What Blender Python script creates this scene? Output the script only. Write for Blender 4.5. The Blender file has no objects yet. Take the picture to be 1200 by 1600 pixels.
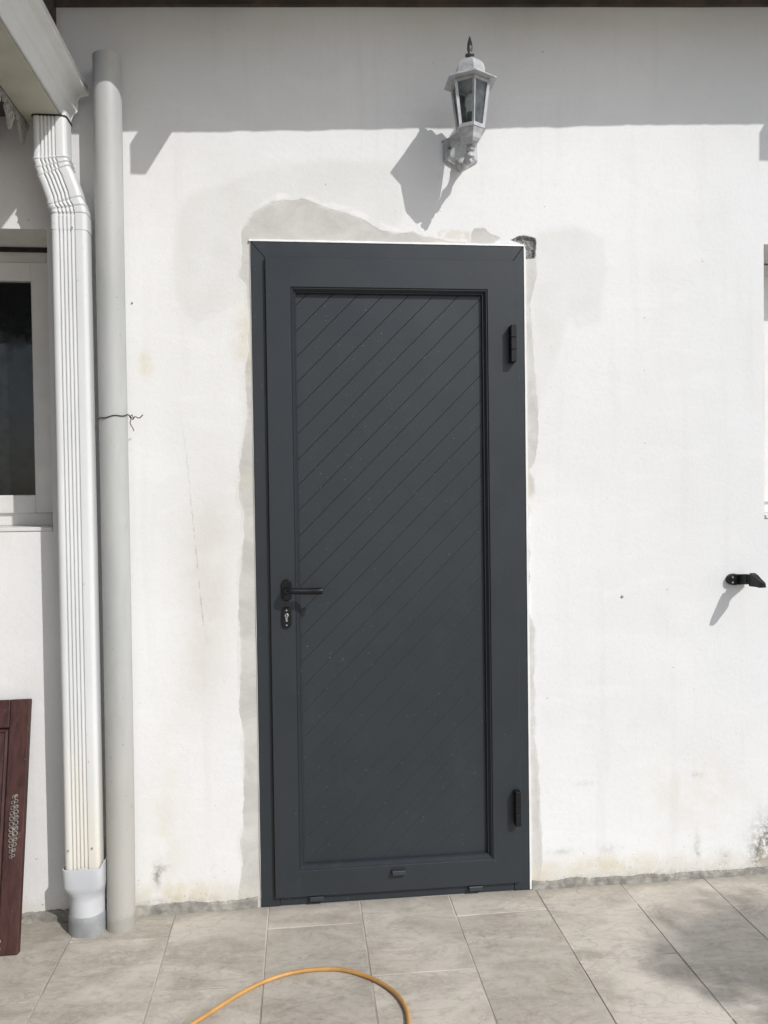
import bpy, bmesh, math, random
import numpy as np
from mathutils import Vector, Matrix, noise as mn

random.seed(7)
rng = np.random.default_rng(7)
scene = bpy.context.scene
C = scene.collection

# ------------------------------------------------------------------ camera
def camera():
    px, py, pz, pitch, yaw, roll, f = 0.1454, -2.6265, 1.3421, -0.0206, 0.1046, -0.0134, 1250.0
    cy, sy, cp, sp = math.cos(yaw), math.sin(yaw), math.cos(pitch), math.sin(pitch)
    fwd = Vector((sy*cp, cy*cp, sp)); right = Vector((cy, -sy, 0)); up = right.cross(fwd)
    cr, sr = math.cos(roll), math.sin(roll)
    r2 = cr*right + sr*up; u2 = -sr*right + cr*up
    cd = bpy.data.cameras.new('camera'); co = bpy.data.objects.new('camera', cd); C.objects.link(co)
    m = Matrix((r2, u2, -fwd)).transposed().to_4x4(); m.translation = (px, py, pz)
    co.matrix_world = m
    cd.sensor_fit = 'HORIZONTAL'; cd.sensor_width = 36; cd.lens = f/1200*36
    cd.clip_start = 0.05; cd.clip_end = 500
    scene.camera = co
camera()
scene.render.resolution_x, scene.render.resolution_y = 768, 1024

# ------------------------------------------------------------------ light
SUN = Vector((0.765, -1.0, 1.035))
elev = math.atan2(SUN.z, math.hypot(SUN.x, SUN.y)); az = math.atan2(SUN.x, SUN.y)
world = bpy.data.worlds.new('World'); scene.world = world; world.use_nodes = True
wn = world.node_tree.nodes; wl = world.node_tree.links
bg = wn['Background']; sky = wn.new('ShaderNodeTexSky'); sky.sky_type = 'NISHITA'
sky.sun_disc = False; sky.sun_elevation = elev; sky.sun_rotation = az
sky.air_density = 1.0; sky.dust_density = 1.2; sky.ozone_density = 1.0
hsv = wn.new('ShaderNodeHueSaturation'); hsv.inputs['Saturation'].default_value = 0.68
wl.new(sky.outputs[0], hsv.inputs['Color']); wl.new(hsv.outputs[0], bg.inputs[0])
bg.inputs[1].default_value = 0.14
sl = bpy.data.lights.new('sun', 'SUN'); sl.energy = 3.0; sl.angle = math.radians(0.5); sl.color = (1.0, 0.985, 0.965)
so = bpy.data.objects.new('sun', sl); C.objects.link(so)
so.rotation_euler = (-SUN).to_track_quat('-Z', 'Y').to_euler(); so.location = SUN*6
vs = scene.view_settings
vs.view_transform = 'Standard'; vs.look = 'None'; vs.gamma = 1.0; vs.use_curve_mapping = False; vs.exposure = -0.03

# ------------------------------------------------------------------ helpers
def tag(o, label=None, cat=None, group=None, kind=None):
    if label: o['label'] = label
    if cat: o['category'] = cat
    if group: o['group'] = group
    if kind: o['kind'] = kind
    return o

def empty(name, loc=(0, 0, 0)):
    o = bpy.data.objects.new(name, None); C.objects.link(o); o.location = loc; o.empty_display_size = 0.05
    return o

def link(name, me, mat, parent=None, smooth=False):
    o = bpy.data.objects.new(name, me); C.objects.link(o)
    if mat is not None and not me.materials: me.materials.append(mat)
    if smooth:
        me.polygons.foreach_set('use_smooth', [True]*len(me.polygons))
    if parent is not None:
        o.parent = parent
        # parents are only translated empties or objects: keep world placement
        p = parent; off = Vector((0, 0, 0))
        while p is not None:
            off += p.location; p = p.parent
        o.location = -off
    return o

def mesh(name, bm):
    bmesh.ops.recalc_face_normals(bm, faces=bm.faces)
    me = bpy.data.meshes.new(name); bm.to_mesh(me); bm.free(); return me

def sharp(me, ang=35):
    me.polygons.foreach_set('use_smooth', [True]*len(me.polygons))
    me.set_sharp_from_angle(angle=math.radians(ang))

def obj(name, bm, mat, parent=None, smooth=False, ang=None):
    me = mesh(name, bm)
    o = link(name, me, mat, parent, smooth)
    if ang: sharp(me, ang)
    return o

def box(bm, x0, x1, y0, y1, z0, z1, bev=0.0, seg=1):
    vs_ = [bm.verts.new(p) for p in ((x0, y0, z0), (x1, y0, z0), (x1, y1, z0), (x0, y1, z0),
                                     (x0, y0, z1), (x1, y0, z1), (x1, y1, z1), (x0, y1, z1))]
    fs = [bm.faces.new([vs_[i] for i in q]) for q in ((3, 2, 1, 0), (4, 5, 6, 7), (0, 1, 5, 4), (1, 2, 6, 5), (2, 3, 7, 6), (3, 0, 4, 7))]
    if bev > 0:
        es = {e for f in fs for e in f.edges}
        bmesh.ops.bevel(bm, geom=list(es), offset=bev, segments=seg, affect='EDGES', profile=0.5)
    return bm

def boxo(name, x0, x1, y0, y1, z0, z1, mat, parent=None, bev=0.0, seg=1):
    return obj(name, box(bmesh.new(), x0, x1, y0, y1, z0, z1, bev, seg), mat, parent)

def loft(bm, rings, cap=True, closed=True):
    """rings: lists of points, all of one length"""
    vr = [[bm.verts.new(p) for p in r] for r in rings]
    n = len(vr[0])
    for a, b in zip(vr, vr[1:]):
        for i in range(n if closed else n-1):
            j = (i+1) % n
            bm.faces.new((a[i], a[j], b[j], b[i]))
    if cap and closed:
        bm.faces.new(vr[0][::-1]); bm.faces.new(vr[-1])
    return vr

def circle(cx, cy, cz, r, n=24, a0=0.0, axis='z'):
    out = []
    for i in range(n):
        a = a0 + 2*math.pi*i/n
        if axis == 'z': out.append((cx+r*math.cos(a), cy+r*math.sin(a), cz))
        elif axis == 'y': out.append((cx+r*math.cos(a), cy, cz+r*math.sin(a)))
        else: out.append((cx, cy+r*math.cos(a), cz+r*math.sin(a)))
    return out

def lathe(bm, cx, cy, prof, n=24, a0=0.0):
    return loft(bm, [circle(cx, cy, z, max(r, 1e-4), n, a0) for r, z in prof])

def tube(bm, pts, radii, n=12, cap=True):
    pts = [Vector(p) for p in pts]
    if not hasattr(radii, '__len__'): radii = [radii]*len(pts)
    rings = []; ref = None
    for i, p in enumerate(pts):
        t = (pts[min(i+1, len(pts)-1)] - pts[max(i-1, 0)]).normalized()
        if ref is None:
            ref = Vector((0, 0, 1)) if abs(t.z) < 0.9 else Vector((1, 0, 0))
        a = (ref - t*ref.dot(t)).normalized(); b = t.cross(a); ref = a
        rings.append([p + radii[i]*(math.cos(2*math.pi*k/n)*a + math.sin(2*math.pi*k/n)*b) for k in range(n)])
    return loft(bm, rings, cap)

def spline(pts, n=8):
    pts = [Vector(p) for p in pts]; out = []
    P = [2*pts[0]-pts[1]] + pts + [2*pts[-1]-pts[-2]]
    for i in range(1, len(P)-2):
        for k in range(n):
            t = k/n; p0, p1, p2, p3 = P[i-1:i+3]
            out.append(0.5*((2*p1) + (p2-p0)*t + (2*p0-5*p1+4*p2-p3)*t*t + (3*p1-p0-3*p2+p3)*t**3))
    out.append(pts[-1]); return out

# ------------------------------------------------------------------ node helper
class NT:
    def __init__(self, name):
        self.m = bpy.data.materials.new(name); self.m.use_nodes = True
        self.t = self.m.node_tree; self.n = self.t.nodes; self.b = self.n['Principled BSDF']
        self.tc = None
    def set(self, inp, v):
        if isinstance(v, bpy.types.NodeSocket): self.t.links.new(v, inp)
        elif v is not None:
            if inp.type == 'RGBA' and len(v) == 3: v = (*v, 1)
            inp.default_value = v
    def coord(self, kind='Object'):
        if self.tc is None: self.tc = self.n.new('ShaderNodeTexCoord')
        return self.tc.outputs[kind]
    def map(self, vec, scale=(1, 1, 1), rot=(0, 0, 0), loc=(0, 0, 0)):
        n = self.n.new('ShaderNodeMapping'); self.set(n.inputs[0], vec); n.inputs['Scale'].default_value = scale
        n.inputs['Rotation'].default_value = rot; self.set(n.inputs['Location'], loc); return n.outputs[0]
    def noise(self, scale, detail=4, rough=0.55, vec=None, dist=0.0):
        n = self.n.new('ShaderNodeTexNoise'); self.set(n.inputs['Vector'], vec if vec is not None else self.coord())
        n.inputs['Scale'].default_value = scale; n.inputs['Detail'].default_value = detail
        n.inputs['Roughness'].default_value = rough; n.inputs['Distortion'].default_value = dist
        return n.outputs[0]
    def math(self, op, a, b=None, c=None, clamp=False):
        n = self.n.new('ShaderNodeMath'); n.operation = op; n.use_clamp = clamp
        self.set(n.inputs[0], a)
        if b is not None: self.set(n.inputs[1], b)
        if c is not None: self.set(n.inputs[2], c)
        return n.outputs[0]
    def ss(self, v, lo, hi, a=0.0, b=1.0):
        n = self.n.new('ShaderNodeMapRange'); n.interpolation_type = 'SMOOTHSTEP'
        self.set(n.inputs[0], v); self.set(n.inputs[1], lo); self.set(n.inputs[2], hi); n.inputs[3].default_value = a; n.inputs[4].default_value = b
        return n.outputs[0]
    def mix(self, fac, a, b, mode='MIX'):
        n = self.n.new('ShaderNodeMix'); n.data_type = 'RGBA'; n.blend_type = mode; n.clamp_factor = True
        self.set(n.inputs[0], fac); self.set(n.inputs[6], a); self.set(n.inputs[7], b); return n.outputs[2]
    def attr(self, name):
        n = self.n.new('ShaderNodeAttribute'); n.attribute_name = name; return n.outputs['Fac']
    def bump(self, h, strength=0.3, dist=0.002, normal=None):
        n = self.n.new('ShaderNodeBump'); n.inputs['Strength'].default_value = strength; n.inputs['Distance'].default_value = dist
        self.set(n.inputs['Height'], h)
        if normal is not None: self.set(n.inputs['Normal'], normal)
        return n.outputs[0]
    def out(self, color=None, rough=None, metal=None, normal=None, spec=None):
        if color is not None: self.set(self.b.inputs['Base Color'], color)
        if rough is not None: self.set(self.b.inputs['Roughness'], rough)
        if metal is not None: self.set(self.b.inputs['Metallic'], metal)
        if spec is not None: self.set(self.b.inputs['Specular IOR Level'], spec)
        if normal is not None: self.set(self.b.inputs['Normal'], normal)
        return self.m

def simple(name, col, rough=0.5, metal=0.0, var=0.12, scale=14, bump=0.15, bscale=180, spec=None, dirt=None, dirt_amt=0.0):
    t = NT(name)
    n1 = t.noise(scale, 5, 0.6)
    c = t.mix(t.ss(n1, 0.3, 0.7), tuple(v*(1-var) for v in col), tuple(min(1, v*(1+var)) for v in col))
    if dirt is not None:
        c = t.mix(t.math('MULTIPLY', t.ss(t.noise(scale*0.6, 6, 0.7, dist=0.6), 0.48, 0.72), dirt_amt), c, dirt)
    r = t.ss(t.noise(scale*2.3, 3), 0.25, 0.75, max(0.02, rough-0.08), min(1, rough+0.08))
    nb = t.bump(t.noise(bscale, 3), bump, 0.001) if bump > 0 else None
    return t.out(c, r, metal, nb, spec)

# ------------------------------------------------------------------ outlines on the wall (x, z in metres)
GREY = [(0.002, -0.019), (-0.074, -0.013), (-0.073, 0.061), (-0.063, 0.144), (-0.068, 0.229), (-0.055, 0.271), (-0.053, 0.397), (-0.051, 0.533), (-0.061, 0.67), (-0.057, 0.879), (-0.058, 0.962), (-0.056, 1.087), (-0.042, 1.191), (-0.038, 1.295), (-0.055, 1.337), (-0.048, 1.43), (-0.04, 1.502), (-0.025, 1.585), (-0.022, 1.626), (-0.029, 1.709), (-0.029, 1.739), (-0.015, 1.812), (-0.011, 1.915), (-0.014, 1.966), (-0.021, 2.027), (-0.045, 2.054), (-0.033, 2.089), (-0.029, 2.193), (0.009, 2.256), (0.067, 2.292), (0.114, 2.301), (0.168, 2.306), (0.205, 2.295), (0.25, 2.276), (0.317, 2.263), (0.371, 2.241), (0.419, 2.213), (0.469, 2.202), (0.529, 2.209), (0.571, 2.191), (0.646, 2.178), (0.721, 2.177), (0.72, 2.205), (0.733, 2.224), (0.772, 2.225), (0.787, 2.208), (0.824, 2.196), (0.802, 2.177), (0.928, 2.171), (0.941, 2.116), (0.947, 2.073), (0.929, 2.009), (0.92, 1.966), (0.923, 1.913), (0.928, 1.881), (0.929, 1.795), (0.937, 1.688), (0.947, 1.624), (0.944, 1.495), (0.934, 1.452), (0.914, 1.42), (0.927, 1.388), (0.929, 1.349), (0.909, 1.323), (0.913, 1.064), (0.905, 0.956), (0.922, 0.891), (0.923, 0.739), (0.92, 0.63), (0.923, 0.499), (0.935, 0.411), (0.94, 0.236), (0.948, 0.126), (0.936, 0.034), (0.942, -0.028), (0.62, -0.006)]
LIGHT1 = [(0.946, 2.222), (1.083, 2.246), (1.183, 2.206), (1.194, 2.098), (1.182, 2.034), (1.175, 1.947), (1.161, 1.915), (1.08, 1.891), (1.058, 1.925), (1.017, 1.796), (0.981, 1.71), (0.952, 1.624), (0.923, 1.624), (0.917, 2.137)]
LIGHT2 = [(-0.239, 2.258), (-0.202, 2.32), (0.022, 2.407), (0.269, 2.456), (0.479, 2.442), (0.519, 2.276), (0.476, 2.187), (-0.003, 2.178), (-0.016, 1.976), (-0.19, 1.872), (-0.253, 1.973), (-0.262, 2.116)]
WHITE = [(0.003, 2.26), (0.061, 2.31), (0.094, 2.323), (0.164, 2.323), (0.236, 2.3), (0.319, 2.288), (0.413, 2.242), (0.497, 2.213), (0.561, 2.231), (0.647, 2.237), (0.694, 2.217), (0.721, 2.177), (0.646, 2.182), (0.565, 2.197), (0.518, 2.209), (0.469, 2.204), (0.423, 2.215), (0.375, 2.245), (0.317, 2.267), (0.25, 2.28), (0.205, 2.299), (0.168, 2.31), (0.114, 2.307), (0.067, 2.296)]
PEACH = [(0.565, 2.189), (0.625, 2.215), (0.722, 2.213), (0.717, 2.179), (0.646, 2.174)]
HOLE = [(0.856, 2.188), (0.885, 2.203), (0.907, 2.204), (0.944, 2.197), (0.946, 2.18), (0.941, 2.128), (0.908, 2.126), (0.91, 2.149), (0.902, 2.166), (0.889, 2.179)]
CRACK = [(-0.231, 1.626), (-0.214, 1.462), (-0.202, 1.318), (-0.192, 1.194), (-0.179, 1.028), (-0.169, 0.914), (-0.161, 0.882)]

def sdf(X, Z, poly):
    d = np.full(X.shape, 1e9); inside = np.zeros(X.shape, bool); n = len(poly)
    for i in range(n):
        ax, az_ = poly[i]; bx_, bz = poly[(i+1) % n]
        ex, ez = bx_-ax, bz-az_; wx, wz = X-ax, Z-az_
        t = np.clip((wx*ex+wz*ez)/(ex*ex+ez*ez+1e-12), 0, 1)
        d = np.minimum(d, (wx-ex*t)**2+(wz-ez*t)**2)
        cond = (az_ <= Z) != (bz <= Z)
        xi = ax + (Z-az_)/(bz-az_ if abs(bz-az_) > 1e-12 else 1e-12)*ex
        inside ^= cond & (X < xi)
    d = np.sqrt(d); return np.where(inside, -d, d)

# ------------------------------------------------------------------ materials
def wall_material():
    t = NT('painted_plaster')
    co = t.coord()
    n_lo = t.noise(1.1, 2, 0.55, co); n_mid = t.noise(6, 4, 0.62, co); n_hi = t.noise(60, 3, 0.65, co); n_vhi = t.noise(320, 1, 0.6, co)
    streak = t.noise(1.0, 3, 0.6, t.map(co, (16, 16, 1.3)))
    trowel = t.noise(1.0, 4, 0.6, t.map(co, (5, 5, 14), rot=(0, 0.5, 0)), 0.6)
    c = t.mix(t.ss(n_lo, 0.3, 0.7), (0.752, 0.748, 0.738), (0.802, 0.799, 0.792))
    c = t.mix(t.ss(n_hi, 0.25, 0.5, 0.16, 0.0), c, (0.60, 0.59, 0.56)); c = t.mix(t.ss(n_vhi, 0.3, 0.45, 0.14, 0.0), c, (0.60, 0.59, 0.57))
    c = t.mix(t.math('MULTIPLY', t.ss(n_mid, 0.5, 0.75), 0.30), c, (0.71, 0.70, 0.67))
    c = t.mix(t.math('MULTIPLY', t.ss(trowel, 0.5, 0.72), 0.3), c, (0.84, 0.835, 0.82))
    # right side: slightly cooler, darker grey
    sep = t.n.new('ShaderNodeSeparateXYZ'); t.set(sep.inputs[0], co); x, z = sep.outputs[0], sep.outputs[2]
    right = t.math('MULTIPLY', t.ss(t.math('ADD', x, t.math('MULTIPLY_ADD', n_mid, 0.5, -0.25)), 1.15, 1.75), t.ss(t.math('ADD', z, t.math('MULTIPLY', n_lo, 0.6)), 0.6, 1.0))
    c = t.mix(t.math('MULTIPLY', right, 0.35), c, (0.66, 0.665, 0.67))
    c = t.mix(t.math('MULTIPLY', t.ss(streak, 0.52, 0.75), 0.16), c, (0.60, 0.575, 0.54))
    e1 = t.math('ADD', t.math('MULTIPLY_ADD', n_mid, 0.05, -0.025), t.math('MULTIPLY_ADD', n_hi, 0.012, -0.006))
    e2 = t.math('ADD', t.math('MULTIPLY_ADD', t.noise(13, 5, 0.62, co), 0.026, -0.013), t.math('MULTIPLY_ADD', n_hi, 0.006, -0.003))
    ew = t.ss(t.noise(4.3, 2, 0.5, co), 0.40, 0.62, 0.0018, 0.017); ewn = t.math('MULTIPLY', ew, -1.0)
    lm = t.ss(t.math('ADD', t.attr('light'), e1), 0.012, -0.022)
    c = t.mix(t.math('MULTIPLY', lm, t.ss(n_mid, 0.35, 0.65, 0.35, 0.6)), c, (0.665, 0.66, 0.63))
    gm = t.math('MULTIPLY', t.ss(t.math('ADD', t.attr('grey'), e2), ew, ewn), t.ss(n_mid, 0.30, 0.55, 0.82, 1.0))
    gcol = t.mix(t.ss(t.noise(7, 5, 0.65, t.map(co, (1, 1, 1.7), rot=(0, 0.6, 0)), 1.0), 0.3, 0.7), (0.505, 0.492, 0.460), (0.600, 0.588, 0.556))
    gcol = t.mix(t.math('MULTIPLY', t.ss(t.noise(40, 4, 0.7, co), 0.6, 0.7), 0.45), gcol, (0.66, 0.65, 0.62))
    c = t.mix(gm, c, gcol)
    pm = t.ss(t.math('ADD', t.attr('peach'), e2), 0.008, -0.006)
    c = t.mix(t.math('MULTIPLY', pm, 0.75), c, (0.66, 0.60, 0.53))
    wm = t.math('MULTIPLY', t.ss(t.math('ADD', t.attr('white'), e2), 0.006, -0.006), t.ss(t.noise(16, 3, 0.6, co), 0.42, 0.56, 0.15, 0.9))
    c = t.mix(wm, c, (0.83, 0.825, 0.80))
    # damp and rust-toned blotches
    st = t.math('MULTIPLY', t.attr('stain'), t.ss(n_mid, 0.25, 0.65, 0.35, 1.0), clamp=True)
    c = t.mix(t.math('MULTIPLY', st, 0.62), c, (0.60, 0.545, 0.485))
    cr_ = t.attr('cream'); c = t.mix(t.math('MULTIPLY', t.math('MULTIPLY', cr_, t.ss(t.noise(14, 5, 0.6, co), 0.3, 0.62)), 0.75), c, (0.66, 0.60, 0.46))
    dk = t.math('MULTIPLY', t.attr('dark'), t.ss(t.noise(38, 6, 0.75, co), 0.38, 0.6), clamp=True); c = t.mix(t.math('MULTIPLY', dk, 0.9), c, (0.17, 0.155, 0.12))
    # the hairline crack beside the door
    cd = t.math('ABSOLUTE', t.math('ADD', t.attr('crack'), t.math('MULTIPLY_ADD', t.noise(45, 3, 0.6, co), 0.016, -0.008)))
    cm = t.math('MULTIPLY', t.math('MULTIPLY', t.ss(cd, 0.0032, 0.0008), t.attr('crackfade')), t.ss(t.noise(30, 2, 0.6, co), 0.34, 0.58))
    c = t.mix(t.math('MULTIPLY', cm, 0.5), c, (0.34, 0.32, 0.29))
    # splash zone
    low = t.math('ADD', z, t.math('MULTIPLY_ADD', t.noise(11, 6, 0.7, co), 0.16, -0.08))
    c = t.mix(t.ss(low, 0.11, 0.02, 0, 0.55), c, (0.60, 0.56, 0.48))
    spk = t.math('MULTIPLY', t.ss(t.noise(70, 4, 0.75, co), 0.60, 0.68), t.ss(low, 0.20, 0.03))
    c = t.mix(t.math('MULTIPLY', spk, 0.8), c, (0.33, 0.31, 0.27))
    pit = t.math('MULTIPLY', t.ss(t.noise(52, 1, 0.5, co), 0.785, 0.80), 0.6); c = t.mix(pit, c, (0.36, 0.34, 0.31))
    hm = t.ss(t.math('ADD', t.attr('hole'), t.math('MULTIPLY_ADD', n_hi, 0.008, -0.004)), 0.0015, -0.0015)
    hcol = t.mix(t.ss(t.noise(240, 4, 0.75, co), 0.4, 0.6), (0.16, 0.157, 0.148), (0.36, 0.355, 0.34)); c = t.mix(hm, c, hcol)
    h = t.math('ADD', t.math('MULTIPLY', n_hi, 0.6), t.math('MULTIPLY', n_vhi, 0.5))
    h = t.math('ADD', h, t.math('MULTIPLY', trowel, 0.7)); h = t.math('ADD', h, t.math('MULTIPLY', t.ss(t.math('ADD', t.attr('grey'), e2), 0.003, -0.003), -0.9))
    nb = t.bump(h, 0.42, 0.0022)
    return t.out(c, 0.85, 0.0, nb, 0.25)

def tile_material():
    t = NT('stone_look_tile')
    oi = t.n.new('ShaderNodeObjectInfo'); rnd = oi.outputs['Random']
    cmb = t.n.new('ShaderNodeCombineXYZ'); t.set(cmb.inputs[0], t.math('MULTIPLY', rnd, 37.0)); t.set(cmb.inputs[1], t.math('MULTIPLY', rnd, 91.0)); t.set(cmb.inputs[2], t.math('MULTIPLY', rnd, 13.0))
    v = t.n.new('ShaderNodeVectorMath'); v.operation = 'ADD'; t.set(v.inputs[0], t.coord()); t.set(v.inputs[1], cmb.outputs[0]); co = v.outputs[0]
    n1 = t.noise(3.2, 6, 0.6, t.map(co, (1, 2.0, 1), rot=(0, 0, 0.7)), 1.0); n2 = t.noise(13, 6, 0.68, t.map(co, (1, 1.8, 1), rot=(0, 0, 0.6)), 1.6); n3 = t.noise(140, 4, 0.6, co)
    c = t.mix(t.ss(n1, 0.3, 0.7), (0.368, 0.330, 0.274), (0.560, 0.512, 0.440))
    c = t.mix(t.math('MULTIPLY', t.ss(n2, 0.52, 0.74), 0.55), c, (0.54, 0.515, 0.47))
    c = t.mix(t.math('MULTIPLY', t.ss(n2, 0.46, 0.28), 0.5), c, (0.300, 0.262, 0.213))
    vein = t.math('ABSOLUTE', t.math('SUBTRACT', t.noise(4.5, 5, 0.55, t.map(co, (1, 2.6, 1), rot=(0, 0, 0.8)), 1.4), 0.5))
    c = t.mix(t.math('MULTIPLY', t.ss(vein, 0.03, 0.0), 0.34), c, (0.24, 0.215, 0.185))
    vein2 = t.math('ABSOLUTE', t.math('SUBTRACT', t.noise(6.5, 4, 0.55, t.map(co, (1.6, 1, 1), rot=(0, 0, -0.3)), 1.0), 0.5))
    c = t.mix(t.math('MULTIPLY', t.ss(vein2, 0.010, 0.0), 0.10), c, (0.58, 0.555, 0.51))
    fine = t.noise(42, 5, 0.72, co, 0.4); c = t.mix(t.math('MULTIPLY', t.ss(fine, 0.50, 0.68), 0.34), c, (0.60, 0.565, 0.51)); c = t.mix(t.math('MULTIPLY', t.ss(fine, 0.46, 0.30), 0.40), c, (0.27, 0.238, 0.195))
    # dust and plaster specks from the works
    geo = t.n.new('ShaderNodeNewGeometry'); wp = geo.outputs['Position']
    sp = t.ss(t.noise(95, 3, 0.6, wp), 0.715, 0.745); c = t.mix(t.math('MULTIPLY', sp, 0.6), c, (0.66, 0.64, 0.60))
    dst = t.ss(t.noise(2.4, 5, 0.6, wp), 0.42, 0.7); c = t.mix(t.math('MULTIPLY', dst, 0.30), c, (0.54, 0.50, 0.44))
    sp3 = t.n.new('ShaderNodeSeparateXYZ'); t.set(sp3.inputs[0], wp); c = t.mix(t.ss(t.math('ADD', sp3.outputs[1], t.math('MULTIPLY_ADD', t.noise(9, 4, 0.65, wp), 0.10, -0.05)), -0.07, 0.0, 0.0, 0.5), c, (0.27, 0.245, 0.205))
    gn = t.math('MULTIPLY_ADD', rnd, 0.20, 0.90); mul = t.n.new('ShaderNodeMix'); mul.data_type = 'RGBA'; mul.blend_type = 'MULTIPLY'; mul.inputs[0].default_value = 1
    t.set(mul.inputs[6], c); cmb2 = t.n.new('ShaderNodeCombineXYZ'); [t.set(cmb2.inputs[i], gn) for i in range(3)]; t.t.links.new(cmb2.outputs[0], mul.inputs[7])
    h = t.math('ADD', t.math('MULTIPLY', n2, 1.2), t.math('MULTIPLY', n3, 0.35))
    return t.out(mul.outputs[2], t.ss(n2, 0.3, 0.7, 0.5, 0.72), 0, t.bump(h, 0.4, 0.0016), 0.35)

def door_paint(name='anthracite_powder_coat', col=(0.0245, 0.0302, 0.0362), rough=0.42):
    t = NT(name); co = t.coord('Object')
    geo = t.n.new('ShaderNodeNewGeometry'); wp = geo.outputs['Position']
    n = t.noise(2.3, 5, 0.6, wp, 0.4)
    c = t.mix(t.ss(n, 0.3, 0.7), tuple(v*0.93 for v in col), tuple(v*1.08 for v in col))
    dust = t.math('MULTIPLY', t.ss(t.noise(5, 7, 0.7, t.map(wp, (2.5, 2.5, 0.8))), 0.55, 0.8), 0.035)
    c = t.mix(dust, c, (0.30, 0.29, 0.27))
    sp = t.math('MULTIPLY', t.ss(t.noise(150, 2, 0.5, wp), 0.735, 0.75), 0.35); c = t.mix(sp, c, (0.4, 0.39, 0.37))
    r = t.ss(t.noise(7, 4, 0.6, wp), 0.3, 0.7, rough-0.05, rough+0.08)
    return t.out(c, r, 0, t.bump(t.noise(900, 2, 0.5, wp), 0.10, 0.0004), 0.45)

M = {}
M['wall'] = wall_material()
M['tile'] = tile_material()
M['grout'] = simple('cement_grout', (0.43, 0.40, 0.355), 0.9, var=0.45, scale=2.5, bump=0.4, bscale=260)
M['ground'] = simple('yard_concrete', (0.33, 0.31, 0.28), 0.9, var=0.15, scale=2, bump=0.4, bscale=60)
M['cement'] = simple('bare_cement', (0.30, 0.285, 0.255), 0.95, var=0.35, scale=24, bump=0.8, bscale=150, dirt=(0.17, 0.16, 0.14), dirt_amt=0.7)
M['door'] = door_paint()
M['black'] = simple('black_satin_coat', (0.0055, 0.0062, 0.0078), 0.4, var=0.15, bump=0.05, spec=0.35)
M['gasket'] = simple('black_rubber', (0.012, 0.012, 0.012), 0.7, var=0.1, bump=0)
M['chrome'] = simple('nickel_plate', (0.62, 0.61, 0.58), 0.22, 1.0, var=0.1, bump=0)
M['white_edge'] = simple('white_sealant', (0.80, 0.80, 0.78), 0.5, var=0.05, bump=0.2, bscale=90)
M['edge_bright'] = simple('gutter_edge_highlight', (0.74, 0.745, 0.735), 0.38, var=0.05, scale=6, bump=0.05, dirt=(0.60, 0.575, 0.51), dirt_amt=0.35)  # brighter than the trough, paints highlights along its lip and bottom edge
M['gutter'] = simple('pale_grey_gutter', (0.70, 0.705, 0.685), 0.4, var=0.05, scale=5, bump=0.05, dirt=(0.58, 0.57, 0.51), dirt_amt=0.4)
M['underside'] = simple('stained_cream_metal', (0.46, 0.445, 0.37), 0.55, var=0.12, scale=5, bump=0.1, dirt=(0.33, 0.31, 0.25), dirt_amt=0.6)
M['pvc_light'] = simple('light_grey_pvc', (0.56, 0.575, 0.60), 0.4, var=0.05, scale=8, bump=0.05, dirt=(0.45, 0.43, 0.39), dirt_amt=0.3)
M['pvc_dark'] = simple('mid_grey_pvc', (0.27, 0.28, 0.29), 0.5, var=0.1, scale=20, bump=0.1, dirt=(0.42, 0.40, 0.36), dirt_amt=0.6)
M['wood_dark'] = simple('dark_stained_timber', (0.075, 0.058, 0.048), 0.75, var=0.3, scale=10, bump=0.4, bscale=80)
M['soffit'] = simple('pale_bounce_boards', (0.34, 0.31, 0.28), 0.8, var=0.2, scale=6, bump=0.3)  # unseen roof underside, made pale to bounce light onto the shaded wall
M['trim_white'] = simple('weathered_white_paint', (0.62, 0.61, 0.58), 0.6, var=0.1, bump=0.2)
M['trim_grey'] = simple('weathered_grey_paint', (0.42, 0.41, 0.39), 0.6, var=0.15, bump=0.2)
M['pvc_window'] = simple('white_window_pvc', (0.72, 0.71, 0.69), 0.35, var=0.04, bump=0.03)
M['lamp_white'] = simple('white_cast_aluminium', (0.46, 0.465, 0.475), 0.34, var=0.16, scale=40, bump=0.3, bscale=300, dirt=(0.25, 0.25, 0.248), dirt_amt=0.7)
M['finial'] = simple('tarnished_metal', (0.10, 0.10, 0.098), 0.45, 0.4, var=0.2, scale=60, bump=0.2)
M['hose'] = simple('orange_hose_rubber', (0.50, 0.270, 0.082), 0.5, var=0.15, scale=18, bump=0.1, dirt=(0.45, 0.33, 0.18), dirt_amt=0.45)
M['wire'] = simple('rusty_wire', (0.06, 0.05, 0.045), 0.6, 0.5, var=0.3, bump=0)
M['ornament'] = simple('tarnished_brass', (0.25, 0.225, 0.195), 0.5, 0.3, var=0.3, scale=60, bump=0.3)
M['bulb'] = simple('frosted_bulb', (0.75, 0.74, 0.70), 0.3, var=0.03, bump=0)
M['leaf'] = simple('green_leaf', (0.06, 0.10, 0.03), 0.55, var=0.3, scale=3, bump=0)
M['bark'] = simple('grey_bark', (0.16, 0.13, 0.10), 0.9, var=0.3, scale=20, bump=0.8, bscale=60)

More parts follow.
